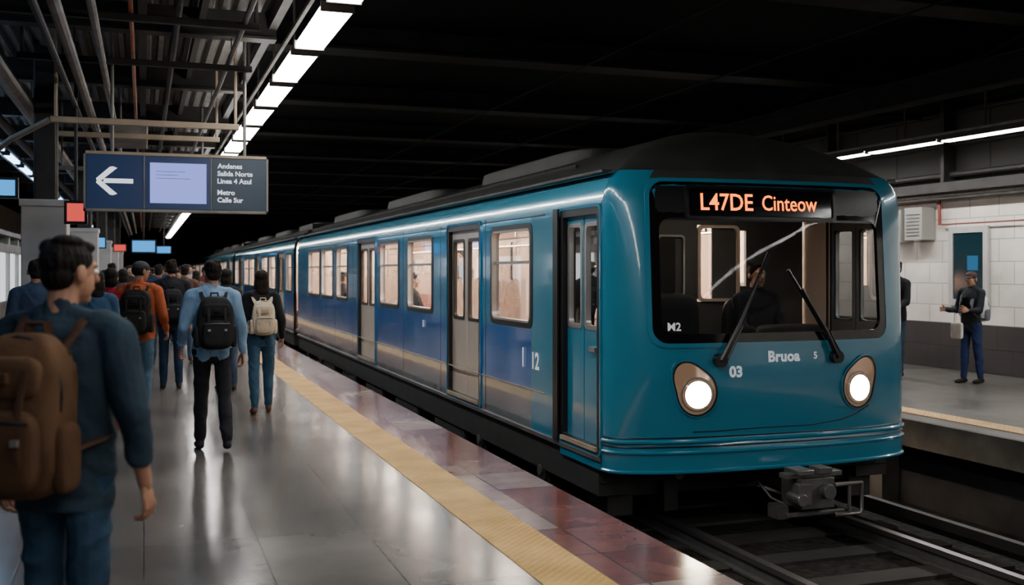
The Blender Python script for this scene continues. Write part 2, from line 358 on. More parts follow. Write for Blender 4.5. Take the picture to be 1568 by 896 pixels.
# ------------------------------------------------------------------ signs
sx0,sx1=-.545,1.215; sy=11.2
g=group('hanging_direction_sign',((sx0+sx1)/2,sy,2.55))
q=MB(); q.box((sx0,sy,2.27),(sx1,sy+.14,2.83),'slate'); q.box((sx0-.02,sy-.015,2.82),(sx1+.02,sy+.155,2.85),'tan'); q.box((sx0-.02,sy-.015,2.25),(sx1+.02,sy+.155,2.275),'steel')
q.box((sx0-.02,sy-.015,2.25),(sx0,sy+.155,2.85),'steel'); q.box((sx1,sy-.015,2.25),(sx1+.02,sy+.155,2.85),'steel')
for xx in (-.3,1.0): q.tube([(xx,sy+.07,2.84),(xx,sy+.07,4.2)],.018,'steel')
q.build('housing',g)
q=MB(); q.box((sx0+.01,sy-.008,2.28),(0,sy,2.815),'navy'); q.box((.015,sy-.012,2.28),(.65,sy,2.815),'navy'); q.box((.67,sy-.008,2.28),(sx1-.01,sy,2.815),'slate')
q.box((0,sy-.02,2.28),(.012,sy,2.82),'steel'); q.box((.652,sy-.02,2.28),(.664,sy,2.82),'steel')
q.build('panels',g)
q=MB(); q.box((.06,sy-.02,2.34),(.61,sy-.011,2.75),'screen')
for i,(a,b_) in enumerate([(.12,.40),(.12,.33),(.12,.45)]): q.box((a,sy-.022,2.66-.035*i),(b_,sy-.0201,2.664-.035*i),'slate')
q.build('screen',g)
q=MB(); t=.03; ax=-.44; az=2.555
def pl(pts): q.add([(x,sy-.011,z) for x,z in pts],[tuple(range(len(pts)))],'whitesign')
pl([(ax+.06,az-t/1.3),(-.10,az-t/1.3),(-.10,az+t/1.3),(ax+.06,az+t/1.3)])
for s in (1,-1): pl([(ax,az),(ax+.04,az-s*.0),(ax+.19,az+s*.13),(ax+.15,az+s*.145),(ax+.12,az+s*.14),(ax-.01,az+s*.02)])
def put_text(q,body,size,x,y,z,m,bold=.0,left=False):
    vs,fs=text_mesh(body,size,bold); dx=-min(v[0] for v in vs) if left else 0
    q.add([(x+a+dx,y,z+b) for a,b,c in vs],fs,m)
for i,tx in enumerate(['Andenes','Salida Norte','Linea 4 Azul','Metro','Calle Sur']):
    put_text(q,tx,.070,.72,sy-.012,2.735-.078*i-(.04 if i>2 else 0),'whitesign',.002,True)
q.build('lettering',g)
def monitor(x0,x1,y,z0,z1,m,name='hanging_monitor'):
    q=MB(); q.box((x0-.03,y,z0-.03),(x1+.03,y+.08,z1+.03),'black'); q.box((x0,y-.005,z0),(x1,y,z1),m); q.tube([((x0+x1)/2,y+.04,z1),((x0+x1)/2,y+.04,4.2)],.02,'steel_dk'); q.build(name)
monitor(-1.78,-1.32,12.5,2.47,2.64,'cyan')
monitor(-.80,-.62,12.5,2.2,2.40,'redsign','illuminated_sign')
monitor(-1.2,-.85,26,2.2,2.42,'cyan'); monitor(-.25,.25,26,2.1,2.36,'cyan')
monitor(-.9,-.55,36,2.3,2.5,'redsign','illuminated_sign'); monitor(.6,1.2,52,2.5,2.8,'cyan')
monitor(-1.9,-1.5,33,2.3,2.6,'cyan')
# ------------------------------------------------------------------ right wall fittings
g=group('window_1',(12.78,13.65,1.7))
q=MB(); fn=lambda a,b,d:(12.79-d,a,b)
q.frame(fn,rrect(13.2,14.06,1.08,2.38,.02),rrect(13.3,13.97,1.18,2.28,.02),'pillar',0,.05); q.box((12.76,13.3,1.18),(12.79,13.97,2.28),'tealg'); q.box((12.75,13.42,1.66),(12.758,13.65,1.9),'bluep'); q.build('frame',g)
q=MB(); q.box((12.5,14.95,2.15),(12.79,15.38,2.72),'box'); q.box((12.5,14.42,2.18),(12.79,14.85,2.74),'box')
for i in range(7): q.box((12.485,14.47,2.25+.06*i),(12.5,14.80,2.275+.06*i),'steel')
q.box((12.47,15.0,2.22),(12.5,15.33,2.65),'steel'); q.tube([(12.6,14.8,2.6),(12.6,15.0,2.6)],.03,'steel'); q.build('air_conditioning_unit',bevel=.015)
q=MB(); q.tube([(12.7,17.5,2.80),(12.7,14.3,2.82),(12.7,14.22,2.75),(12.7,14.22,2.47),(12.7,14.15,2.43),(12.7,Y0,2.43)],.014,'redp',8); q.tube([(12.7,14.22,2.86),(12.7,14.22,2.42)],.03,'redp'); q.build('red_fire_pipe')
q=MB()
for xr in (4.22,5.68):
    q.box((xr-.035,Y0,-.49),(xr+.035,Y1,-.45),'rail'); q.box((xr-.01,Y0,-.57),(xr+.01,Y1,-.49),'iron'); q.box((xr-.07,Y0,-.59),(xr+.07,Y1,-.57),'iron')
y=Y0
while y<40: q.box((3.7,y,-.62),(6.2,y+.24,-.575),'conc_dk'); y+=.65
q.box((6.25,Y0,-.5),(6.32,Y1,-.42),'iron_dk')
q.build('railway_track')
# ------------------------------------------------------------------ train
CX=4.95
zp=[.0,2.15,2.25,2.33,2.4,2.45,2.47,2.56,2.68,2.79,2.87,2.93,2.955]; wp=[1.45,1.45,1.44,1.42,1.38,1.335,1.31,1.19,.99,.72,.46,.2,0.0]
W=lambda z: float(np.interp(z,zp,wp))
ZR=[2.47,2.51,2.56,2.62,2.68,2.74,2.79,2.83,2.87,2.90,2.93,2.955]
def skin(q,y0,y1,ops,side,inner=False,z0=.12):
    ys=sorted(set([y0,y1]+[o[0] for o in ops]+[o[1] for o in ops])); 
    zz=[z0,.2,.52,1.08,1.13,1.6,2.08,2.13,2.19,2.25,2.29,2.33,2.365,2.4,2.425,2.45,2.47]
    zz=sorted(set(zz+[o[2] for o in ops]+[o[3] for o in ops]))
    yy=[]
    for a,b in zip(ys[:-1],ys[1:]):
        n=max(1,int((b-a)/1.2)); yy+=[a+(b-a)*i/n for i in range(n)]
    yy.append(ys[-1]); off=.07 if inner else 0
    vs=[(CX+side*(W(z)-off),y,z) for z in zz for y in yy]; ny=len(yy); F={}
    for i in range(len(zz)-1):
        for j in range(ny-1):
            zc=(zz[i]+zz[i+1])/2; yc=(yy[j]+yy[j+1])/2
            if any(o[0]<yc<o[1] and o[2]<zc<o[3] for o in ops): continue
            m='cream' if inner else ('lower_refl' if zc<.52 else 'deep' if zc<1.1 else 'blue' if zc<2.1 else 'topband')
            if not inner and zc<2.2 and yc<9.0 and y0<9: m='teal'
            F.setdefault(m,[]).append((i*ny+j,i*ny+j+1,(i+1)*ny+j+1,(i+1)*ny+j))
    o=len(q.v); q.v.extend(vs)
    for m,fl in F.items():
        k=q.mi(m)
        for f in fl: q.f.append(tuple(a+o for a in f)); q.m.append(k)
def car(y0,y1,doors,wins,cabdoor=None,roof0=None,name='',parent=None):
    body=MB(); gl=MB(); inn=MB()
    ops=[(a,b,.2,2.13) for a,b in doors]+[(a,b,1.13,2.08) for a,b in wins]
    if cabdoor: ops.append((*cabdoor,.2,2.13))
    for s in (-1,1):
        skin(body,y0,y1,ops,s); skin(inn,y0+.02,y1-.02,ops,s,True)
        X=lambda d: CX+s*(1.45+d)
        fn=lambda a,b,d: (X(d),a,b)
        ys_=9.0 if cabdoor else y0
        body.box((min(X(.008),X(-.01)),ys_,.51),(max(X(.008),X(-.01)),y1,.522),'alu')
        body.box((min(X(.02),X(-.02)),y0,.10),(max(X(.02),X(-.02)),y1,.135),'iron')
        body.box((min(X(.004),X(-.01)),ys_,2.165),(max(X(.004),X(-.01)),y1,2.175),'black')
        body.box((min(X(.0),X(-.09)),y0,2.455),(max(X(.0),X(-.09)),y1,2.475),'roof')
        ed=sorted([w_ for d_ in doors+wins for w_ in d_])
        for e0,e1 in zip(ed[:-1],ed[1:]):
            if e1-e0>.3 and not any(a<(e0+e1)/2<b for a,b in doors+wins):
                c_=(e0+e1)/2; body.box((min(X(.002),X(-.01)),c_-.004,.14),(max(X(.002),X(-.01)),c_+.004,2.2),'black')
        for a,b in wins:
            body.frame(fn,rrect(a-.035,b+.035,1.095,2.115,.09),rrect(a+.03,b-.03,1.16,2.05,.07),'black',-.07,.006)
            body.frame(fn,rrect(a+.015,b-.015,1.145,2.065,.08),rrect(a+.035,b-.035,1.165,2.045,.06),'alu',-.04,.010)
            xx=sorted((X(-.05),X(-.02))); body.box((xx[0],a,1.72),(xx[1],b,1.75),'alu')
            gl.add([fn(a,1.13,-.03),fn(b,1.13,-.03),fn(b,2.08,-.03),fn(a,2.08,-.03)],[(0,1,2,3)],'glass')
            if s>0: inn.box((X(-.085),a-.02,1.52),(X(-.078),b+.02,2.12),'fill_sheet')
        allD=[(a,b,'doorp') for a,b in doors]+([(cabdoor[0],cabdoor[1],'teal')] if cabdoor else [])
        for a,b,dm in allD:
            body.frame(fn,rrect(a-.05,b+.05,.15,2.18,.06),rrect(a+.012,b-.012,.21,2.12,.02),'black',-.1,.008)
            body.frame(fn,rrect(a-.075,b+.075,.13,2.205,.06),rrect(a-.05,b+.05,.15,2.18,.05),('blue' if dm!='teal' else 'teal'),-.02,.016)
            xs=sorted((X(.03),X(-.08))); body.box((xs[0],a,.17),(xs[1],b,.205),'tan')
            mid=(a+b)/2; lv=[(a+.012,mid-.006),(mid+.006,b-.012)] 
            for l0,l1 in lv:
                w0,w1=l0+.10,l1-.08; zl,zh=(1.10,2.0) if dm!='teal' else (1.18,2.04)
                if dm=='teal': w0,w1=l0+.05,l1-.04
                for (da,db,mm) in ((-.04,-.075,dm),(-.0751,-.082,'cab' if dm=='teal' else 'cream')):
                    xs=sorted((X(da),X(db)))
                    body.box((xs[0],l0,.21),(xs[1],l1,zl),mm); body.box((xs[0],l0,zh),(xs[1],l1,2.12),mm)
                    body.box((xs[0],l0,zl),(xs[1],w0,zh),mm); body.box((xs[0],w1,zl),(xs[1],l1,zh),mm)
                body.frame(lambda p,r,d:(X(-.04+d),p,r),rrect(w0-.025,w1+.025,zl-.025,zh+.025,.05),rrect(w0+.012,w1-.012,zl+.012,zh-.012,.04),'black' if dm!='teal' else 'alu',-.03,.008)
                gl.add([fn(w0,zl,-.055),fn(w1,zl,-.055),fn(w1,zh,-.055),fn(w0,zh,-.055)],[(0,1,2,3)],'glass')
            if dm=='teal':
                body.box((min(X(-.0),X(-.04)),a+.08,.98),(max(X(-.0),X(-.04)),a+.2,1.02),'alu')
                xs=sorted((X(.035),X(-.06))); body.box((xs[0],b+.05,.14),(xs[1],b+.16,2.2),'black')
            else:
                for yy in (a-.10,b+.08):
                    xs=sorted((X(-.09),X(-.50))); inn.box((xs[0],yy-.012,.25),(xs[1],yy+.012,1.55 if s<0 else 2.1),'cream')
        xs=sorted((X(-.02),X(-.35)))
        body.box((xs[0],y0+.1,-.2),(xs[1],y1-.1,.12),'under')
        for yb in np.arange(y0+4.0,y1-3.5,2.2):
            xs=sorted((X(-.04),X(-.3))); body.box((xs[0],yb,-.33),(xs[1],yb+1.3,-.02),'under')
    r0=roof0 if roof0 is not None else y0
    vs=[]; pr=[(-W(z),z) for z in ZR]+[(W(z),z) for z in ZR[::-1]][1:]
    for y in (r0,y1): vs+=[(CX+x,y,z) for x,z in pr]
    m=len(pr); body.add(vs,[(i,i+1,m+i+1,m+i) for i in range(m-1)],'roof')
    for k in range(3):
        ya=r0+.5+k*5.6
        if ya+3.6<y1: body.sup((CX,ya+1.8,2.80),(.82,1.8,.13),'roof',.35,.25,28,10)
    for xx in (-1.08,1.08): body.tube([(CX+xx,r0,2.64),(CX+xx,y1,2.64)],.02,'roof',6)
    inn.box((CX-1.4,y0+.05,.14),(CX+1.4,y1-.03,.2),'lino'); inn.box((CX-1.36,y0+.2,2.36),(CX+1.36,y1-.03,2.40),'cream')
    body.box((CX-1.42,y1-.04,.12),(CX+1.42,y1,2.47),'under'); body.box((CX-1.1,y1-.03,2.45),(CX+1.1,y1,2.8),'under')
    body.box((CX-.6,y1,.15),(CX+.6,y1+.72,2.25),'black')
    inn.box((CX-1.36,y1-.1,.2),(CX+1.36,y1-.06,2.36),'cream')
    li=y0+(1.8 if cabdoor else .4)
    for xx in (-.55,.55): inn.box((CX+xx-.09,li,2.33),(CX+xx+.09,y1-.3,2.36),'warm')
    body_o=body.build(name+'body',parent); gl_o=gl.build(name+'glazing',parent)
    segs=[]; edges=sorted(doors); pos=li+.1
    for a,b in edges+[(y1-.3,y1)]:
        if a-pos>.8: segs.append((pos,a-.14))
        pos=b+.14
    for s in (-1,1):
        for a,b in segs:
            xs=sorted((CX+s*1.36,CX+s*.92)); inn.box((xs[0],a,.60),(xs[1],b,.66),'seat'); inn.box((xs[0],a+.1,.2),(xs[0]+.3,b-.1,.6),'cab')
            xs=sorted((CX+s*1.375,CX+s*1.30)); inn.box((xs[0],a,.66),(xs[1],b,1.10),'seat')
            for yy in (a,b): inn.tube([(CX+s*.9,yy,.2),(CX+s*.9,yy,2.36)],.018,'alu')
    for xx in (-.7,.7): inn.tube([(CX+xx,li,2.05),(CX+xx,y1-.3,2.05)],.015,'alu',6)
    in_o=inn.build(name+'interior',parent)
    wh=MB()
    for yb in (y0+(2.4 if cabdoor else 2.2),y1-2.4):
        for dy in (-.95,.95):
            for s in (-1,1):
                wh.tube([(CX+s*.66,yb+dy,-.15),(CX+s*.79,yb+dy,-.15)],.30,'iron_dk',24); wh.tube([(CX+s*.62,yb+dy,-.15),(CX+s*.66,yb+dy,-.15)],.33,'iron_dk',24)
                wh.box((CX+s*1.3-.1,yb+dy-.12,-.34),(CX+s*1.3+.08,yb+dy+.12,-.1),'iron_dk')
                wh.tube([(CX+s*1.36,yb+dy,-.22),(CX+s*1.42,yb+dy,-.22)],.12,'iron_dk',16); wh.tube([(CX+s*1.42,yb+dy,-.22),(CX+s*1.44,yb+dy,-.22)],.05,'iron',12)
            wh.tube([(CX-.8,yb+dy,-.15),(CX+.8,yb+dy,-.15)],.07,'iron_dk')
        for s in (-1,1): wh.box((CX+s*.95-.07,yb-1.2,-.2),(CX+s*.95+.07,yb+1.2,-.05),'under')
    wh_o=wh.build(name+'bogies',parent)
    return [body_o,gl_o,in_o,wh_o]
T=group('subway_train',(CX,7.35,-.45))
car(7.72,25.4,[(10.98,12.2),(16.5,17.85)],[(9.35,10.55),(12.97,14.3),(14.85,16.1),(18.9,20.0),(20.45,21.8),(22.05,23.6)],cabdoor=(7.79,8.55),roof0=9.1,name='lead_car_',parent=T)
parts=car(26.1,43.9,[(28.0,29.4),(34.0,35.4),(40.0,41.4)],[(26.5,27.6),(29.9,31.4),(31.9,33.4),(35.9,37.4),(37.9,39.4),(42.0,43.4)],name='second_car_',parent=T)
for k in range(1,5):
    for o in parts:
        c=bpy.data.objects.new(o.name.replace('second','trailing'),o.data); link(c); c.parent=T; c.location=(-T.location[0],-T.location[1]+18.5*k,-T.location[2])
YF=lambda z: float(np.interp(z,[0,.25,.3,.7,1.1,2.3,2.4,2.47,2.53,2.62,2.74,2.84,2.90,2.955],[7.33,7.33,7.35,7.34,7.36,7.45,7.49,7.53,7.59,7.67,7.83,8.03,8.25,8.7]))
def DP(z): return 7.72-YF(z) if z<=2.47 else float(np.interp(z,[2.47,2.6,2.955],[.19,.26,.3]))
def YS(x,z,w=None):
    w=w or max(W(z),1e-4); q=min(1,abs(x)/w); n=2.8; D=DP(z); b=.05*min(1,D/.3)
    return YF(z)+b*q*q+(D-b)*(1-(1-q**n)**(1/n))
qs=[-1,-.999,-.995,-.985,-.97,-.95,-.92,-.88,-.84,-.8,-.75,-.65,-.5,-.35,-.2,-.1,0]; qs=qs+[-a for a in qs[:-1][::-1]]
zr=[.03,.06,.12,.2,.28,.3,.33,.45,.6,.75,.9,1.0,1.08,1.13,1.4,1.7,2.0,2.2,2.30,2.34,2.37,2.4,2.425,2.45,2.47]
fr=MB()
def rows(zz,back=None):
    vs=[]
    for z in zz:
        w=W(z); r=[(CX+q*w,YS(q*w,z,w) if w>0 else YF(z)+DP(z),z) for q in qs]
        if w==0: r=[(CX,YF(z)+.0,z)]*len(qs)
        if back: r=[(CX-w,back,z)]+r+[(CX+w,back,z)]
        vs+=r
    return vs,len(qs)+(2 if back else 0)
vs,n=rows(zr); F={'teal':[],'roof':[]}
for i in range(len(zr)-1):
    for j in range(n-1):
        zc=(zr[i]+zr[i+1])/2; qc=(qs[j]+qs[j+1])/2
        if abs(qc)<.75 and 1.13<zc<2.34: continue
        F['roof' if (zc>2.4 and abs(qc)<.82) else 'teal'].append((i*n+j,i*n+j+1,(i+1)*n+j+1,(i+1)*n+j))
o=len(fr.v); fr.v.extend(vs)
for m_,fl in F.items():
    k=fr.mi(m_)
    for f in fl: fr.f.append(tuple(a+o for a in f)); fr.m.append(k)
vs,n=rows(ZR,9.1); fr.add(vs,[(i*n+j,i*n+j+1,(i+1)*n+j+1,(i+1)*n+j) for i in range(len(ZR)-1) for j in range(n-1)],'roof')
FN=lambda a,b,d:(CX+a,YS(a,b)-d,b)
fr.frame(FN,rrect(-1.14,1.14,1.06,2.385,.14,8,14),rrect(-1.055,1.055,1.145,2.08,.10,8,14),'blackgl',-.03,.008)
fr.frame(FN,rrect(-1.165,1.165,1.035,2.405,.15,8,14),rrect(-1.13,1.13,1.07,2.375,.13,8,14),'teal',-.01,.012)
def curve_on(z,a0=-1.0,a1=1.0,d=.0,n=48):
    pts=[]
    for i in range(n+1):
        t=a0+(a1-a0)*i/n; q=math.copysign(1-(1-abs(t))**2.2,t); pts.append((q*1.45*.9999,z))
    return [(CX+x*(1+d/1.45),YS(x,z_)-d*(1 if abs(x)<1.3 else .4),z_) for x,z_ in pts]
fr.tube(curve_on(.285,d=.005),.018,'teal',8); fr.tube(curve_on(.20,d=.005),.014,'teal',8); fr.tube(curve_on(.045,d=.0),.016,'teal',8); fr.tube(curve_on(.315,d=.0),.006,'black',6); fr.tube(curve_on(.245,d=0),.006,'black',6)
fr.tube([(CX+a,YS(a,z)-.002,z) for a,z in [(-.8,.36),(-.6,.36),(-.3,.37),(.3,.37),(.6,.40),(.75,.44),(.9,.50)]],.004,'black',6)
for s in (-1,1):
    fr.tube([(CX+s*1.446,7.735,z) for z in (.3,1.0,2.0,2.2)]+[(CX+s*W(2.4),7.735,2.4)],.006,'black',6)
    fr.box((CX+s*1.445-.012,7.72,.03),(CX+s*1.445+.012,8.6,.13),'teal')
fr.build('cab_shell',T)
q=MB()
xs=np.linspace(-1.09,1.09,25); zs=np.linspace(1.13,2.34,9)
q.add([FN(x,z,-.012) for z in zs for x in xs],[(i*25+j,i*25+j+1,(i+1)*25+j+1,(i+1)*25+j) for i in range(8) for j in range(24)],'wglass'); q.build('windscreen',T)
q=MB()
def patch(q,a0,a1,z0,z1,m,d,na=24,nz=3):
    q.add([FN(a0+(a1-a0)*j/na,z0+(z1-z0)*i/nz,d) for i in range(nz+1) for j in range(na+1)],[(i*(na+1)+j,i*(na+1)+j+1,(i+1)*(na+1)+j+1,(i+1)*(na+1)+j) for i in range(nz) for j in range(na)],m)
patch(q,-1.08,1.08,2.06,2.34,'black',.004)
q.frame(FN,rrect(-.83,.60,2.07,2.345,.03),rrect(-.80,.57,2.095,2.32,.02),'black',0,.02)
patch(q,-.80,.57,2.095,2.32,'blackgl',.006)
def front_text(q,body,size,a,z,m,d=.012,bold=0,sx=1,space=1):
    vs,fs=text_mesh(body,size,bold,space); q.add([FN(a+x*sx,z+y,d) for x,y,_ in vs],fs,m)
front_text(q,'L47DE',.195,-.46,2.205,'amber',bold=.002,sx=.92); front_text(q,'Cinteow',.18,.135,2.205,'amber',bold=.001,sx=.86)
q.build('destination_display',T)
q=MB(); front_text(q,'Bruoa',.12,.02,.945,'white',.008,.005,space=1.05); front_text(q,'03',.12,-.43,.83,'white',.008,.005); front_text(q,'5',.08,.33,.945,'white',.008,.002)
def side_text(q,body,size,y,z,m,bold=.004):
    vs,fs=text_mesh(body,size,bold); q.add([(CX-1.462,y-x,z+b) for x,b,_ in vs],fs,m)
side_text(q,'I',.26,9.55,.80,'white',.006); side_text(q,'12',.22,9.22,.79,'white',.006); side_text(q,'8',.13,13.4,.95,'white'); front_text(q,'M2',.09,-.96,1.2,'white',.02,.002)
q.build('lettering',T)
for s in (-1,1):
    q=MB(); c=(s*.775,.675); n_=48
    def hl(th): return .175*(1+.55*max(0,math.cos(th-R(125)))**5)*(1-.04*math.cos(2*th))
    def ol(k): return [(c[0]+((1 if s<0 else -1)*hl(2*math.pi*i/n_)*k*math.cos(2*math.pi*i/n_)),c[1]+k*hl(2*math.pi*i/n_)*math.sin(2*math.pi*i/n_)) for i in range(n_)]
    ci=lambda r:[(c[0]+(1 if s<0 else -1)*r*math.cos(2*math.pi*i/n_),c[1]-.015+r*math.sin(2*math.pi*i/n_)) for i in range(n_)]
    q.frame(FN,ol(1.10),ol(1.02),'teal',-.02,.014); q.frame(FN,ol(1.03),ol(.97),'black',-.02,.018)
    lo=[(c[0]+(a-c[0])*.98,c[1]+(b_-c[1])*.98) for a,b_ in ol(1)]
    q.add([FN(a,b_,.004) for a,b_ in lo]+[FN(a,b_,.012) for a,b_ in ci(.138)],[(i,(i+1)%n_,n_+(i+1)%n_,n_+i) for i in range(n_)],'headring')
    q.frame(FN,ci(.140),ci(.126),'alu',0,.024)
    q.add([FN(a,b_,.014) for a,b_ in ci(.127)]+[FN(a,b_,.030) for a,b_ in ci(.108)],[(i,(i+1)%n_,n_+(i+1)%n_,n_+i) for i in range(n_)],'headring')
    q.add([FN(a,b_,.030) for a,b_ in ci(.109)]+[FN(c[0],c[1]-.015,.052)],[(i,(i+1)%n_,n_) for i in range(n_)],'head')
    q.build('headlight_left' if s<0 else 'headlight_right',T)
for pv,tp,bl in [((-.58,.93),(-.20,1.62),((-.40,1.22),(-.10,1.80))),((.53,.93),(.20,1.50),((.40,1.17),(.08,1.66)))]:
    q=MB(); q.tube([FN(pv[0],pv[1],-.01),FN(pv[0],pv[1],.06)],.055,'black',14)
    mid=((pv[0]*.6+tp[0]*.4),(pv[1]*.6+tp[1]*.4))
    q.tube([FN(*pv,.05),FN(*mid,.07),FN(*tp,.045)],[.026,.020,.012],'black',8); q.tube([FN(pv[0]+.05,pv[1],.04),FN(mid[0]+.04,mid[1],.06)],.010,'black',6)
    q.tube([FN(*bl[0],.025),FN((bl[0][0]+bl[1][0])/2,(bl[0][1]+bl[1][1])/2,.03),FN(*bl[1],.025)],.015,'black',6)
    q.build('wiper',T)
q=MB(); yb=9.0
q.box((CX-1.36,yb,.2),(CX-1.0,yb+.04,2.36),'cab'); q.box((CX-1.0,yb,.2),(CX-.62,yb+.04,.9),'cream'); q.box((CX-1.0,yb-.01,.9),(CX-.95,yb+.04,2.3),'cream'); q.box((CX-.67,yb-.01,.9),(CX-.62,yb+.04,2.3),'cream'); q.box((CX-1.0,yb-.01,2.2),(CX-.62,yb+.04,2.36),'cream')
q.box((CX-.95,yb+.01,1.7),(CX-.67,yb+.03,2.2),'cab')
q.box((CX-.62,yb,.2),(CX+.15,yb+.04,2.36),'cab'); q.box((CX-.45,yb-.02,1.45),(CX-.1,yb,2.0),'under')
q.box((CX+.15,yb,.2),(CX+.62,yb+.04,1.35),'cab'); q.box((CX+.15,yb,2.1),(CX+.62,yb+.04,2.36),'cab'); q.box((CX+.62,yb,.2),(CX+1.36,yb+.04,1.5),'cab'); q.box((CX+.62,yb,2.05),(CX+1.36,yb+.04,2.36),'cab'); q.box((CX+.7,yb,1.5),(CX+1.36,yb+.04,2.05),'cab')
q.box((CX+.32,yb+.01,1.35),(CX+.62,yb+.03,2.1),'cab')
q.frame(lambda a,b,d:(CX+a,yb-d,b),rrect(.15,.62,1.35,2.1,.06),rrect(.18,.59,1.38,2.07,.05),'cream',-.02,.02)
q.frame(lambda a,b,d:(CX+a,yb-d,b),rrect(-.3,.0,1.4,2.0,.04),rrect(-.28,-.02,1.42,1.98,.03),'alu',-.02,.03)
q.box((CX-1.3,7.75,.9),(CX+1.3,8.05,1.06),'under'); q.box((CX-1.3,7.9,.2),(CX+1.3,8.05,.9),'under'); q.sup((CX+.45,7.85,1.1),(.32,.14,.08),'under')
q.sup((CX-.40,8.45,1.18),(.24,.08,.26),'seat_cab',.5,.5); q.sup((CX-.40,8.35,.85),(.25,.25,.07),'seat_cab',.5,.5); q.box((CX-.45,8.3,.2),(CX-.35,8.4,.8),'under')
q.sup((CX+.45,8.62,1.1),(.24,.07,.3),'seat_cab',.5,.5); q.sup((CX+.45,8.45,.8),(.25,.25,.06),'seat_cab',.5,.5); q.box((CX+.4,8.4,.2),(CX+.5,8.5,.76),'under')
q.box((CX-1.36,7.75,2.33),(CX+1.36,9.0,2.36),'cab'); q.box((CX-.5,8.2,2.31),(CX+.5,8.35,2.329),'cabfill')
q.build('cab_interior',T)
q=MB()
q.box((CX-1.15,7.95,-.25),(CX+1.15,8.2,.12),'under'); q.box((CX-1.42,7.8,-.1),(CX+1.42,9.2,.14),'under')
for s in (-1,1):
    q.box((CX+s*1.2-.12,7.9,-.4),(CX+s*1.2+.12,8.3,.1),'under'); q.tube([(CX+s*.72,7.75,-.05),(CX+s*.72,7.95,-.05)],.05,'iron',12); q.box((CX+s*.72-.1,7.85,-.38),(CX+s*.72+.04,8.1,0),'iron_dk')
q.build('front_underframe',T,bevel=.01)
q=MB(); c=CX+.12
q.tube([(c,8.0,-.12),(c,7.25,-.12)],.07,'iron',16); q.box((c-.17,7.0,-.24),(c+.14,7.28,.0),'iron'); q.box((c-.22,6.96,-.2),(c-.10,7.06,-.03),'iron'); q.tube([(c-.2,6.93,-.15),(c-.2,7.1,-.15)],.05,'rail',14)
q.tube([(c+.05,6.93,-.1),(c+.05,7.05,-.1)],.06,'iron',14); q.box((c-.28,7.05,.0),(c+.25,7.15,.04),'iron'); q.box((c-.2,7.0,.03),(c-.05,7.2,.07),'rail'); q.box((c+.0,7.0,.03),(c+.12,7.15,.08),'iron')
q.tube([(c+.14,7.0,-.3),(c+.38,7.0,-.3),(c+.40,7.0,-.28),(c+.40,7.0,-.06),(c+.14,7.0,-.06)],.018,'rail',8); q.tube([(c+.28,7.0,-.3),(c+.28,7.0,-.06)],.014,'iron',8)
q.tube([(c-.25,7.1,-.3),(c+.3,7.1,-.3)],.022,'iron',8); q.box((c-.32,7.1,-.33),(c-.22,7.25,-.22),'iron')
q.tube([(c-.3,7.6,0),(c-.25,7.3,-.2),(c-.1,7.2,-.28)],.016,'black',8); q.tube([(c+.35,7.6,0),(c+.33,7.35,-.22),(c+.15,7.25,-.25)],.016,'black',8)
q.build('coupler',T,bevel=.006)
# ------------------------------------------------------------------ people
def ring_caps(p0,p1,r0,r1,seg=12,hs=4):
    p0=Vector(p0);p1=Vector(p1);d=(p1-p0); L=d.length; d=d/L if L>1e-6 else Vector((0,0,1))
    a=Vector((1,0,0)) if abs(d.x)<.8 else Vector((0,1,0)); u=(a-d*a.dot(d)).normalized(); w_=d.cross(u)
    vs=[];fs=[]
    st=[(p0-d*r0*math.cos(t),r0*math.sin(t)) for t in [math.pi/2*i/hs for i in range(1,hs+1)]]+[(p1+d*r1*math.sin(t),r1*math.cos(t)) for t in [math.pi/2*i/hs for i in range(hs)]]
    for c,r in st:
        for k in range(seg):
            t=2*math.pi*k/seg; vs.append(c+u*math.cos(t)*r+w_*math.sin(t)*r)
    m=len(st); vs+=[p0-d*r0,p1+d*r1]
    for i in range(m-1):
        for k in range(seg):
            k2=(k+1)%seg; fs.append((i*seg+k,i*seg+k2,(i+1)*seg+k2,(i+1)*seg+k))
    for k in range(seg):
        k2=(k+1)%seg; fs.append((m*seg,k2,k)); fs.append((m*seg+1,(m-1)*seg+k,(m-1)*seg+k2))
    return vs,fs
def ell(c,r,nu=16,nv=10):
    vs=[];fs=[]
    for j in range(1,nv):
        ph=-math.pi/2+math.pi*j/nv
        for i in range(nu):
            t=2*math.pi*i/nu; vs.append((c[0]+r[0]*math.cos(ph)*math.cos(t),c[1]+r[1]*math.cos(ph)*math.sin(t),c[2]+r[2]*math.sin(ph)))
    b=len(vs); vs+=[(c[0],c[1],c[2]-r[2]),(c[0],c[1],c[2]+r[2])]
    for j in range(nv-2):
        for i in range(nu): i2=(i+1)%nu; fs.append((j*nu+i,j*nu+i2,(j+1)*nu+i2,(j+1)*nu+i))
    for i in range(nu): i2=(i+1)%nu; fs.append((b,i2,i)); fs.append((b+1,(nv-2)*nu+i,(nv-2)*nu+i2))
    return vs,fs
def loftm(st,seg=28):
    vs=[];fs=[]
    for z,cx,cy,rx,ry in st:
        for k in range(seg): t=2*math.pi*k/seg; vs.append((cx+rx*math.cos(t),cy+ry*math.sin(t),z))
    m=len(st); vs+=[(st[0][1],st[0][2],st[0][0]),(st[-1][1],st[-1][2],st[-1][0])]
    for i in range(m-1):
        for k in range(seg): k2=(k+1)%seg; fs.append((i*seg+k,i*seg+k2,(i+1)*seg+k2,(i+1)*seg+k))
    for k in range(seg): k2=(k+1)%seg; fs.append((m*seg,k2,k)); fs.append((m*seg+1,(m-1)*seg+k,(m-1)*seg+k2))
    return vs,fs
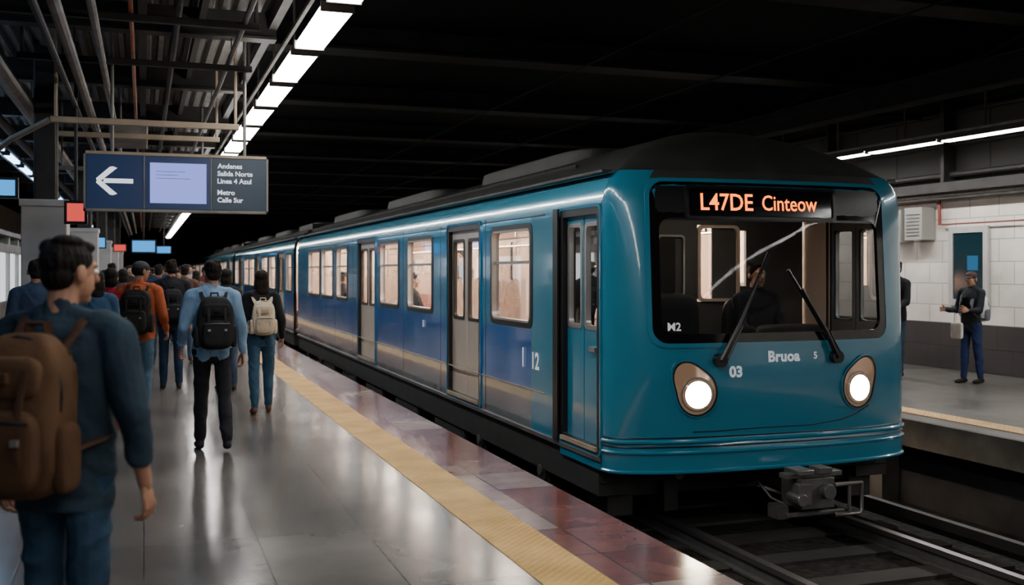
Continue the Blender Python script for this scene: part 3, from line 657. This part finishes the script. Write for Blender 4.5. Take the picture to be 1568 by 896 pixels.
TAGS=['skin','shirt','pants','shoe','hair','eye','dark','lip','cap','inner']
def sdf(pr,P):
    if pr[0]=='c':
        a=np.array(pr[1]);b=np.array(pr[2]);ab=b-a; t=np.clip(((P-a)@ab)/max(ab@ab,1e-9),0,1)
        return np.linalg.norm(P-a-t[:,None]*ab,axis=1)-(pr[3]+(pr[4]-pr[3])*t)
    if pr[0]=='e':
        r=np.array(pr[2]); q=(P-np.array(pr[1])); k0=np.linalg.norm(q/r,axis=1); k1=np.linalg.norm(q/(r*r),axis=1)+1e-9
        return k0*(k0-1)/k1
    st=np.array(pr[1]); z=P[:,2]; cx=np.interp(z,st[:,0],st[:,1]);cy=np.interp(z,st[:,0],st[:,2]);rx=np.interp(z,st[:,0],st[:,3]);ry=np.interp(z,st[:,0],st[:,4])
    k=np.sqrt(((P[:,0]-cx)/rx)**2+((P[:,1]-cy)/ry)**2); d=(k-1)*np.minimum(rx,ry); dz=np.maximum(np.maximum(st[0,0]-z,z-st[-1,0]),0)
    return np.where(dz>0,np.maximum(d,0)+dz,d)
def remesh(prims,vox,sm=4,disp=0,dscale=.12):
    V=[];F=[]
    for p in prims:
        if p[0]=='c': vs,fs=ring_caps(*p[1:5])
        elif p[0]=='e': vs,fs=ell(p[1],p[2])
        else: vs,fs=loftm(p[1])
        o=len(V); V+= [tuple(v) for v in vs]; F+=[tuple(i+o for i in f) for f in fs]
    me=bpy.data.meshes.new('t'); me.from_pydata(V,[],F); o=link(bpy.data.objects.new('t',me))
    r=o.modifiers.new('r','REMESH'); r.mode='VOXEL'; r.voxel_size=vox
    s=o.modifiers.new('s','SMOOTH'); s.iterations=sm; s.factor=.5
    dg=bpy.context.evaluated_depsgraph_get(); m2=bpy.data.meshes.new_from_object(o.evaluated_get(dg))
    nv=len(m2.vertices); P=np.empty(nv*3); m2.vertices.foreach_get('co',P); P=P.reshape(-1,3)
    NR=np.empty(nv*3); m2.vertices.foreach_get('normal',NR); NR=NR.reshape(-1,3)
    L=np.empty(len(m2.loops),dtype=np.int32); m2.loops.foreach_get('vertex_index',L); Q=L.reshape(-1,4)
    C=P[Q].mean(axis=1); best=np.full(len(Q),1e9); tag=np.zeros(len(Q),dtype=int)
    for p in prims:
        d=sdf(p,C); mk=d<best; best[mk]=d[mk]; tag[mk]=TAGS.index(p[-1])
    if disp:
        x,y,z=P.T; wv=np.sin(9*x+5*z)+np.sin(11*y-6*z+1.3)+.6*np.sin(17*x-13*y)
        f=(1-np.abs(np.sin(15*z+1.7*wv)))*.6+(1-np.abs(np.sin(27*z+2.3*wv+9*x)))*.4+.5*np.sin(6*z+wv)
        wgt=np.zeros(nv); cl=(tag==1)|(tag==2); wgt[np.unique(Q[cl])]=1; wgt[np.unique(Q[~cl])]=0
        P=P+NR*(wgt*(f-.45)*disp)[:,None]
    bpy.data.objects.remove(o); bpy.data.meshes.remove(me); bpy.data.meshes.remove(m2)
    return P,Q,tag
def dirv(f,a=0,s=1): return Vector((s*math.sin(a),math.sin(f)*math.cos(a),-math.cos(f)*math.cos(a)))
def head_prims(hair,female):
    p=[('e',(0,-.012,.025),(.074,.093,.090),'skin'),('e',(0,.028,-.035),(.057,.060,.075),'skin'),('e',(0,.060,-.088),(.024,.024,.022),'skin'),
       ('c',(0,.088,.012),(0,.104,-.018),.008,.013,'skin'),('e',(0,.07,.03),(.052,.02,.012),'skin'),
       ('e',(.078,-.008,-.008),(.012,.020,.032),'skin'),('e',(-.078,-.008,-.008),(.012,.020,.032),'skin'),
       ('e',(0,.083,-.052),(.023,.011,.008),'lip'),('c',(0,-.02,-.06),(0,-.03,-.19),.052 if not female else .044,.056 if not female else .05,'skin'),
       ('e',(.031,.078,.008),(.013,.012,.009),'eye'),('e',(-.031,.078,.008),(.013,.012,.009),'eye'),('e',(.031,.087,.008),(.006,.006,.006),'dark'),('e',(-.031,.087,.008),(.006,.006,.006),'dark')]
    if hair=='short': p+=[('e',(0,-.022,.038),(.081,.096,.084),'hair'),('e',(0,-.050,-.015),(.071,.054,.062),'hair'),('e',(0,.03,.092),(.055,.05,.026),'hair'),('e',(.02,-.03,.105),(.05,.06,.025),'hair'),('e',(-.03,-.06,.08),(.045,.045,.035),'hair')]
    if hair=='long': p+=[('e',(0,-.024,.040),(.088,.102,.090),'hair'),('e',(0,-.058,-.06),(.088,.060,.12),'hair'),('e',(0,-.068,-.15),(.080,.045,.08),'hair'),('e',(.07,-.02,-.09),(.025,.04,.11),'hair'),('e',(-.07,-.02,-.09),(.025,.04,.11),'hair')]
    if hair=='bob': p+=[('e',(0,-.024,.040),(.090,.104,.090),'hair'),('e',(0,-.05,-.045),(.090,.066,.085),'hair')]
    if hair=='cap': p+=[('e',(0,-.03,.01),(.082,.090,.075),'hair'),('e',(0,-.012,.052),(.086,.103,.072),'cap'),('e',(0,.095,.045),(.062,.075,.009),'cap')]
    return p
def hand_prims(s,curl=1.0):
    p=[('c',(0,0,.05),(0,0,-.01),.027,.021,'skin'),('e',(0,.002,-.052),(.0155,.038,.045),'skin')]
    for i,(y,L,f) in enumerate([(.032,.070,.06),(.0105,.078,.015),(-.0105,.072,-.03),(-.031,.056,-.09)]):
        b=Vector((0,y,-.092 if i<3 else -.085)); p.append(('c',(0,y*.45,-.015),tuple(b),.012,.0105,'skin'))
        a=0; pos=b
        for k,(fr_,ca) in enumerate([(.45,18),(.31,32),(.24,26)]):
            a+=R(ca*curl*(1+.12*i)); d=Vector((-s*math.sin(a),f*math.cos(a),-math.cos(a))).normalized(); nx=pos+d*L*fr_
            p.append(('c',tuple(pos),tuple(nx),.0088-.0009*k,.0082-.0009*k,'skin')); pos=nx
    t0=Vector((-s*.006,.022,-.028)); t1=t0+Vector((-s*.014,.030,-.026)); t2=t1+Vector((-s*.010,.012,-.030)); t3=t2+Vector((-s*.008,.001,-.024))
    p+=[('c',tuple(t0),tuple(t1),.016,.012,'skin'),('c',tuple(t1),tuple(t2),.011,.0098,'skin'),('c',tuple(t2),tuple(t3),.0098,.0082,'skin')]
    return p
def align(d):
    z=-Vector(d).normalized(); y=Vector((0,1,0)); y=y-z*y.dot(z)
    if y.length<.2: y=Vector((0,0,1))-z*z.z
    y.normalize(); x=y.cross(z); return Matrix((x,y,z)).transposed()
SK={}
def cloth(col,kind='c'):
    k=(tuple(col),kind)
    if k not in SK:
        if kind=='denim': SK[k]=mat('denim',col,.85,var=.3,vs=7,bump=.5,bs=14,spec=.2)
        elif kind=='skin': SK[k]=mat('skin',col,.5,var=.08,vs=12)
        elif kind=='hair': SK[k]=mat('hair',col,.7,var=.5,vs=40,bump=.8,bs=60,stretch=(1,1,.3),spec=.2)
        else: SK[k]=mat('cloth',col,.85,var=.2,vs=7,bump=.4,bs=14,spec=.25)
    return SK[k]
def person_mesh(H=1.75,legs=((0,0,0),(0,0,0)),arms=((8,0,8),(8,0,8)),hair='short',female=False,sleeve=1.0,hem=.84,head=(0,0),vox=.011,hvox=.006,fvox=.0045,disp=.009,seated=False,bulk=1.0,stance=.0,lean=0):
    B=[]; k=H/1.75; sw=(.165 if female else .186)*bulk**.5
    if female: st=[(hem,0,0,.172,.122),(.94,0,0,.170,.122),(1.07,0,.0,.138,.102),(1.2,0,0,.150,.115),(1.31,0,.008,.166,.125),(1.41,0,-.005,.150,.10),(1.47,0,-.012,.08,.07)]
    else: st=[(hem,0,0,.172,.124),(.95,0,0,.170,.122),(1.08,0,.0,.160,.114),(1.22,0,0,.172,.122),(1.34,0,.004,.190,.126),(1.42,0,-.008,.168,.105),(1.475,0,-.015,.09,.075)]
    st=[(a,b,c,d*bulk,e*bulk) for a,b,c,d,e in st]
    B.append(('l',st,'shirt')); B.append(('l',[(.80,0,0,.135,.10),(.86,0,0,.160,.115),(.97,0,0,.155,.108)],'pants'))
    B+=[('e',(.07,-.045,.90),(.09,.085,.10),'pants' if hem>.87 else 'shirt'),('e',(-.07,-.045,.90),(.09,.085,.10),'pants' if hem>.87 else 'shirt')]
    B.append(('c',(0,-.02,1.46),(0,-.022,1.51),.070,.060,'shirt'))
    hands=[]
    for i,s in enumerate((-1,1)):
        S=Vector((s*sw,-.008,1.405)); B.append(('c',(s*.05,-.018,1.465),tuple(S+Vector((0,0,.012))),.058,.062,'shirt'))
        ab,fw,el=[R(a) for a in arms[i]]
        E=S+.285*dirv(fw,ab,s); d2=dirv(fw+el,ab*.3,s); Wr=E+.25*d2
        B.append(('c',tuple(S),tuple(E),.064*bulk,.050*bulk,'shirt'))
        if sleeve>=1: B.append(('c',tuple(E),tuple(E+.235*d2),.049*bulk,.036,'shirt'))
        elif sleeve>0: 
            B.append(('c',tuple(E),tuple(E+.25*sleeve*d2),.050,.044,'shirt')); B.append(('c',tuple(E+.25*sleeve*.75*d2),tuple(E+.25*sleeve*d2),.049,.048,'shirt')); B.append(('c',tuple(E),tuple(Wr),.040,.026,'skin'))
        else: B.append(('c',tuple(E),tuple(Wr),.042,.026,'skin'))
        hands.append((s,Wr,d2))
        th,kb,fp=[R(a) for a in legs[i]]
        Hp=Vector((s*.088,0,.90)); K=Hp+.43*dirv(th,R(1+stance),s); An=K+.405*dirv(th-kb,R(.5+stance),s)
        B.append(('c',tuple(Hp),tuple(K),.095 if not female else .098,.064,'pants')); B.append(('c',tuple(K),tuple(K+.17*dirv(th-kb)+Vector((0,-.012,0))),.063,.060,'pants')); B.append(('c',tuple(K+.17*dirv(th-kb)),tuple(An+Vector((0,0,.02))),.058,.050,'pants'))
        rm=Matrix.Rotation(fp,3,'X'); f=lambda v: tuple(An+rm@Vector(v))
        B+=[('c',f((0,-.035,-.045)),f((s*.008,.08,-.052)),.037,.036,'shoe'),('c',f((s*.008,.08,-.052)),f((s*.012,.155,-.058)),.038,.029,'shoe'),('c',f((0,0,0)),f((0,-.01,-.04)),.040,.040,'shoe')]
    parts=[remesh(B,vox,4,disp)]
    P,Q,tg=remesh(head_prims(hair,female),hvox,3)
    Rm=np.array((Matrix.Rotation(R(head[0]),3,'Z')@Matrix.Rotation(R(head[1]),3,'X')))
    piv=np.array([0,-.02,-.12]); sc=1.0 if not female else .96
    P=((P-piv)@Rm.T+piv)*sc+np.array([0,.005,1.635]); parts.append((P,Q,tg))
    for s,Wr,d2 in hands:
        P,Q,tg=remesh(hand_prims(s),fvox,2); Am=np.array(align(d2)); P=P@Am.T+np.array(Wr); parts.append((P,Q,tg))
    V=np.concatenate([p[0] for p in parts]); off=0; QQ=[]; TT=[]
    for p in parts: QQ.append(p[1]+off); TT.append(p[2]); off+=len(p[0])
    QQ=np.concatenate(QQ); TT=np.concatenate(TT)
    if lean: V[:,1]+=np.clip(V[:,2]-.9,0,None)*math.tan(R(lean))
    if not seated: V[:,2]-=V[:,2].min()
    V=V*k
    me=bpy.data.meshes.new('body'); me.vertices.add(len(V)); me.vertices.foreach_set('co',V.ravel()); me.loops.add(QQ.size); me.loops.foreach_set('vertex_index',QQ.ravel())
    me.polygons.add(len(QQ)); me.polygons.foreach_set('loop_start',np.arange(len(QQ))*4); me.polygons.foreach_set('loop_total',np.full(len(QQ),4)); me.update(calc_edges=True)
    for t in TAGS: me.materials.append(None)
    me.polygons.foreach_set('material_index',TT.astype(np.int32)); me.polygons.foreach_set('use_smooth',np.ones(len(QQ),dtype=bool)); me.update()
    return me
EYE=mat('eye_white',(.7,.68,.65),.3); DK=mat('pupil',(.01,.008,.006),.2); LIP=mat('lip',(.30,.10,.08),.5)
def dress(me,shirt,pants,shoe=(.02,.02,.022),hair=(.010,.007,.006),skin=(.33,.17,.105),cap=(.03,.03,.04),sk='c',pk='denim'):
    L=[cloth(skin,'skin'),cloth(shirt,sk),cloth(pants,pk),cloth(shoe),cloth(hair,'hair'),EYE,DK,LIP,cloth(cap),cloth(shirt)]
    for i,m_ in enumerate(L): me.materials[i]=m_
def backpack(parent,col,col2,Wd=.15,Dp=.085,z0=.95,z1=1.45,strap=None,yb=-.125,k=1.0,leather=None,xo=0):
    q=MB(); cm=cloth(col); c2=cloth(col2); st=cloth(strap or col2); H=(z1-z0)/2; zc=(z0+z1)/2
    def fn(p,x,y,z): 
        t=1-.16*max(0,z)**2-.03*math.sin(5*z+2*x); return [p[0]*t,(p[1]-yb)*(1-.22*max(0,z)**2+.05*math.sin(4*z+3*x))+yb,p[2]]
    q.sup((0,yb-Dp,zc),(Wd,Dp,H),cm,.5,.5,36,24,fn)
    q.sup((0,yb-2*Dp-.012,z0+H*.62),(Wd*.78,.045,H*.50),c2,.5,.45,28,14)
    q.sup((0,yb-2*Dp+.014,z0+H*1.48),(Wd*.74,.03,H*.26),cm,.5,.5,24,12)
    for s in (-1,1): q.sup((s*(Wd+.0),yb-Dp*.95,z0+H*.5),(.028,Dp*.65,H*.42),c2,.5,.5,20,12)
    q.tube([(-.035,yb-.02,z1-.015),(-.03,yb-.02,z1+.03),(.03,yb-.02,z1+.03),(.035,yb-.02,z1-.015)],.009,st,8)
    zl=leather or M['black']
    arc=[(Wd*1.0*math.sin(t),yb-Dp*1.25,zc+H*.25+H*.72*math.cos(t)) for t in [R(-105+15*i) for i in range(15)]]
    q.tube(arc,.005,zl,6)
    q.tube([(-Wd*.7,yb-2*Dp-.050,z0+H*.98),(0,yb-2*Dp-.058,z0+H*1.0),(Wd*.7,yb-2*Dp-.050,z0+H*.98)],.005,zl,6)
    for s in (-1,1):
        q.tube([(s*Wd*.45,yb-2*Dp+.0,z0+H*1.72),(s*Wd*.45,yb-2*Dp-.04,z0+H*1.2),(s*Wd*.45,yb-2*Dp-.060,z0+H*.62),(s*Wd*.45,yb-2*Dp-.035,z0+H*.2)],.014,st,6,flat=(1,.35))
        q.box((s*Wd*.45-.012,yb-2*Dp-.072,z0+H*.72),(s*Wd*.45+.012,yb-2*Dp-.058,z0+H*.80),'alu')
        x=s*.095
        q.tube([(x*.8,yb-.01,z1-.05),(x,yb+.03,z1+.005),(x*1.08,-.06,z1+.045),(x*1.12,.02,z1+.045),(x*1.14,.085,z1-.03),(x*1.2,.125,z1-.14),(x*1.35,.112,z1-.28),(x*1.6,.04,z1-.36),(x*1.62,-.06,z1-.38),(x*1.4,yb-.02,z1-.40)],.028,st,10,flat=(.28,1),ref=(0,0,1))
    q.box((-.03,yb-2*Dp-.055,z0+H*1.45),(.03,yb-2*Dp-.03,z0+H*1.56),st)
    q.v=[(v[0]+(xo if v[1]<yb-.02 else 0),v[1],v[2]) for v in q.v]
    o=q.build('backpack',parent,local=True,angle=50); o.scale=(k,)*3; return o
def place(name,me,x,y,yaw=0,z=0,H=1.75):
    g=group(name,(x,y,z),R(yaw)); o=link(bpy.data.objects.new('body',me)); o.parent=g; return g
X,Y=PX(100,3.68)
me=person_mesh(1.74,legs=((4,4,0),(-4,4,0)),arms=((12,-4,22),(15,-4,16)),hair='short',sleeve=.58,hem=.80,head=(-28,-5),vox=.0075,hvox=.004,fvox=.003,disp=.013,bulk=1.06)
dress(me,(.021,.038,.055),(.022,.05,.088),skin=(.36,.18,.11),hair=(.008,.006,.005),sk='denim')
g=place('man_with_backpack',me,X,Y,-26,0); backpack(g,(.085,.043,.021),(.068,.033,.016),.150,.095,.90,1.45,strap=(.06,.03,.017),k=.995,yb=-.13,xo=-.02)
X,Y=PX(325,9.6)
me=person_mesh(1.73,legs=((9,6,0),(-13,10,-6)),arms=((12,6,32),(14,-8,16)),sleeve=1,hem=.86,head=(14,2),vox=.009,fvox=.004,bulk=1.04,disp=.012)
dress(me,(.17,.28,.43),(.012,.013,.018),pk='c'); g=place('man_with_backpack',me,X,Y,4); backpack(g,(.012,.012,.014),(.016,.016,.018),.16,.085,.94,1.42)
X,Y=PX(400,12.1)
me=person_mesh(1.64,legs=((-6,5,-4),(8,5,0)),arms=((10,4,20),(16,-6,26)),hair='long',female=True,hem=.90,head=(10,0),vox=.010,disp=.012)
dress(me,(.012,.013,.016),(.03,.075,.13),shoe=(.12,.05,.03),hair=(.012,.007,.005)); g=place('woman_with_backpack',me,X,Y,2); backpack(g,(.55,.46,.35),(.50,.42,.31),.135,.07,.96,1.38,k=.95)
X,Y=PX(213,12.0)
me=person_mesh(1.74,legs=((5,5,0),(-8,6,-4)),arms=((12,6,40),(14,2,38)),hair='cap',hem=.86,head=(-50,-6),vox=.010,bulk=1.08,disp=.012)
dress(me,(.38,.09,.033),(.05,.10,.15),cap=(.05,.05,.055)); g=place('man_with_backpack',me,X,Y,-10); backpack(g,(.012,.012,.012),(.02,.018,.016),.17,.09,.93,1.44)
X,Y=PX(1487,15.3)
me=person_mesh(1.62,legs=((-5,3,0),(5,3,0)),arms=((6,18,75),(8,14,80)),hair='cap',hem=.86,head=(20,-8),vox=.010)
dress(me,(.016,.018,.024),(.02,.035,.10),cap=(.05,.03,.025),shoe=(.02,.015,.012)); g=place('man_with_backpack',me,X,Y,96); backpack(g,(.62,.62,.63),(.12,.13,.15),.14,.075,.98,1.42,k=.92)
q=MB(); q.sup((.02,.27,.78),(.10,.025,.12),cloth((.65,.63,.6)),.3,.3); q.tube([(-.05,.27,.89),(-.04,.27,1.03),(.06,.27,1.03),(.07,.27,.89)],.006,cloth((.3,.3,.3)),6); o=q.build('carrier_bag',g,local=True)
VAR=[person_mesh(1.74,legs=((6,5,0),(-8,6,-4)),arms=((9,4,18),(10,-4,14)),vox=.014,hvox=.008,fvox=.006),
     person_mesh(1.64,legs=((-5,5,-3),(7,5,0)),arms=((9,-4,16),(10,4,22)),hair='long',female=True,hem=.82,vox=.014,hvox=.008,fvox=.006),
     person_mesh(1.78,legs=((2,2,0),(-2,2,0)),arms=((8,10,60),(10,0,12)),vox=.014,hvox=.008,fvox=.006,bulk=1.1),
     person_mesh(1.66,legs=((3,3,0),(-3,3,0)),arms=((8,6,30),(8,6,30)),hair='bob',female=True,hem=.86,vox=.014,hvox=.008,fvox=.006)]
def crowd(u,d,v,shirt,pants=(.03,.05,.09),yaw=0,hair=(.012,.01,.008),bag=None,name='pedestrian',z=0,skin=(.33,.17,.105)):
    me=VAR[v].copy(); dress(me,shirt,pants,hair=hair,skin=skin); x,y=PX(u,d)
    for py in PIL:
        if abs(x+1.06)<.62 and abs(y-py)<.7: x=-.35
    if -4.0<x<-2.8 and y>16: x=-2.6
    if 1.6<x<3: x=1.55
    if bag: g=place(name+'_with_backpack',me,x,y,yaw,z); backpack(g,bag,bag,.14,.08,.96,1.40)
    else: o=link(bpy.data.objects.new(name,me)); o.location=(x,y,z); o.rotation_euler=(0,0,R(yaw))
C=crowd
C(1371,16.3,2,(.012,.012,.015),yaw=100)
C(14,11.6,3,(.33,.02,.03),yaw=-15); C(56,10.2,0,(.03,.05,.10),yaw=10); C(148,11.0,1,(.03,.08,.15),yaw=5)
C(160,14.2,1,(.015,.015,.02),yaw=-8); C(262,14.6,2,(.012,.013,.018),(.012,.03,.06),yaw=3,bag=(.015,.015,.02)); C(346,14.4,3,(.02,.02,.025),yaw=5)
C(283,19,0,(.10,.05,.04),yaw=-4); C(300,23,1,(.12,.12,.13),yaw=8); C(243,18.5,0,(.03,.05,.12),yaw=-8,bag=(.03,.03,.04))
C(188,17,3,(.02,.06,.12),yaw=10); C(172,21,2,(.03,.03,.04),yaw=-20)
cols=[(.02,.02,.025),(.03,.05,.1),(.14,.13,.12),(.15,.03,.025),(.04,.07,.1),(.25,.22,.2),(.02,.05,.09),(.10,.06,.03),(.3,.3,.32)]
i=0
for d,us in [(25,(200,226,252,275,318)),(29,(150,185,213,240,262,290)),(34,(170,200,225,248,282,300)),(40,(160,190,210,232,255,272)),(48,(180,200,218,240,258)),(58,(190,205,225,245))]:
    for u in us:
        C(u+random.uniform(-5,5),d+random.uniform(-1.5,1.5),i%4,cols[(i*5+i//3)%9],yaw=random.choice([0,0,10,-15,170,185]),skin=random.choice([(.33,.17,.105),(.42,.25,.17)])); i+=1
seatm=person_mesh(1.68,legs=((84,84,0),(84,84,0)),arms=((6,20,60),(6,20,60)),hair='long',female=True,vox=.014,hvox=.008,fvox=.006,seated=True,hem=.86)
seatm2=person_mesh(1.74,legs=((84,84,0),(84,84,0)),arms=((6,25,60),(6,25,60)),vox=.014,hvox=.008,fvox=.006,seated=True,hem=.86)
def seat(x,y,yaw,me0,shirt,z=-.12,name='train_passenger'):
    me=me0.copy(); dress(me,shirt,(.02,.03,.05),skin=(.45,.26,.18)); o=link(bpy.data.objects.new(name,me)); o.location=(x,y,z); o.rotation_euler=(0,0,R(yaw))
for (y,me0,c) in [(9.75,seatm,(.50,.22,.19)),(12.9+.35,seatm2,(.05,.03,.03)),(13.9,seatm,(.03,.04,.06)),(15.5,seatm2,(.03,.03,.03)),(19.4,seatm,(.1,.04,.04)),(21.2,seatm2,(.04,.04,.05))]:
    seat(CX-1.08,y,-90,me0,c)
for (y,me0,c) in [(10.2,seatm,(.08,.05,.05)),(13.3,seatm2,(.3,.28,.25)),(15.0,seatm,(.05,.03,.03)),(20.3,seatm2,(.05,.06,.08))]:
    seat(CX+1.08,y,90,me0,c)
seat(CX+.45,8.42,180,seatm2,(.02,.022,.03),-.02,'train_driver')
me=VAR[0].copy(); dress(me,(.12,.12,.13),(.02,.02,.025)); o=link(bpy.data.objects.new('train_attendant',me)); o.location=(CX-.93,8.55,.2); o.rotation_euler=(0,0,R(165))
for (x,y,v,yw) in [(CX-.3,11.6,0,90),(CX+.2,17.2,2,120)]:
    me=VAR[v].copy(); dress(me,(.04,.04,.05),(.03,.04,.07)); o=link(bpy.data.objects.new('train_passenger',me)); o.location=(x,y,.2); o.rotation_euler=(0,0,R(yw))
for v in VAR+[seatm,seatm2]: bpy.data.meshes.remove(v)
print('OBJ',len(bpy.data.objects))
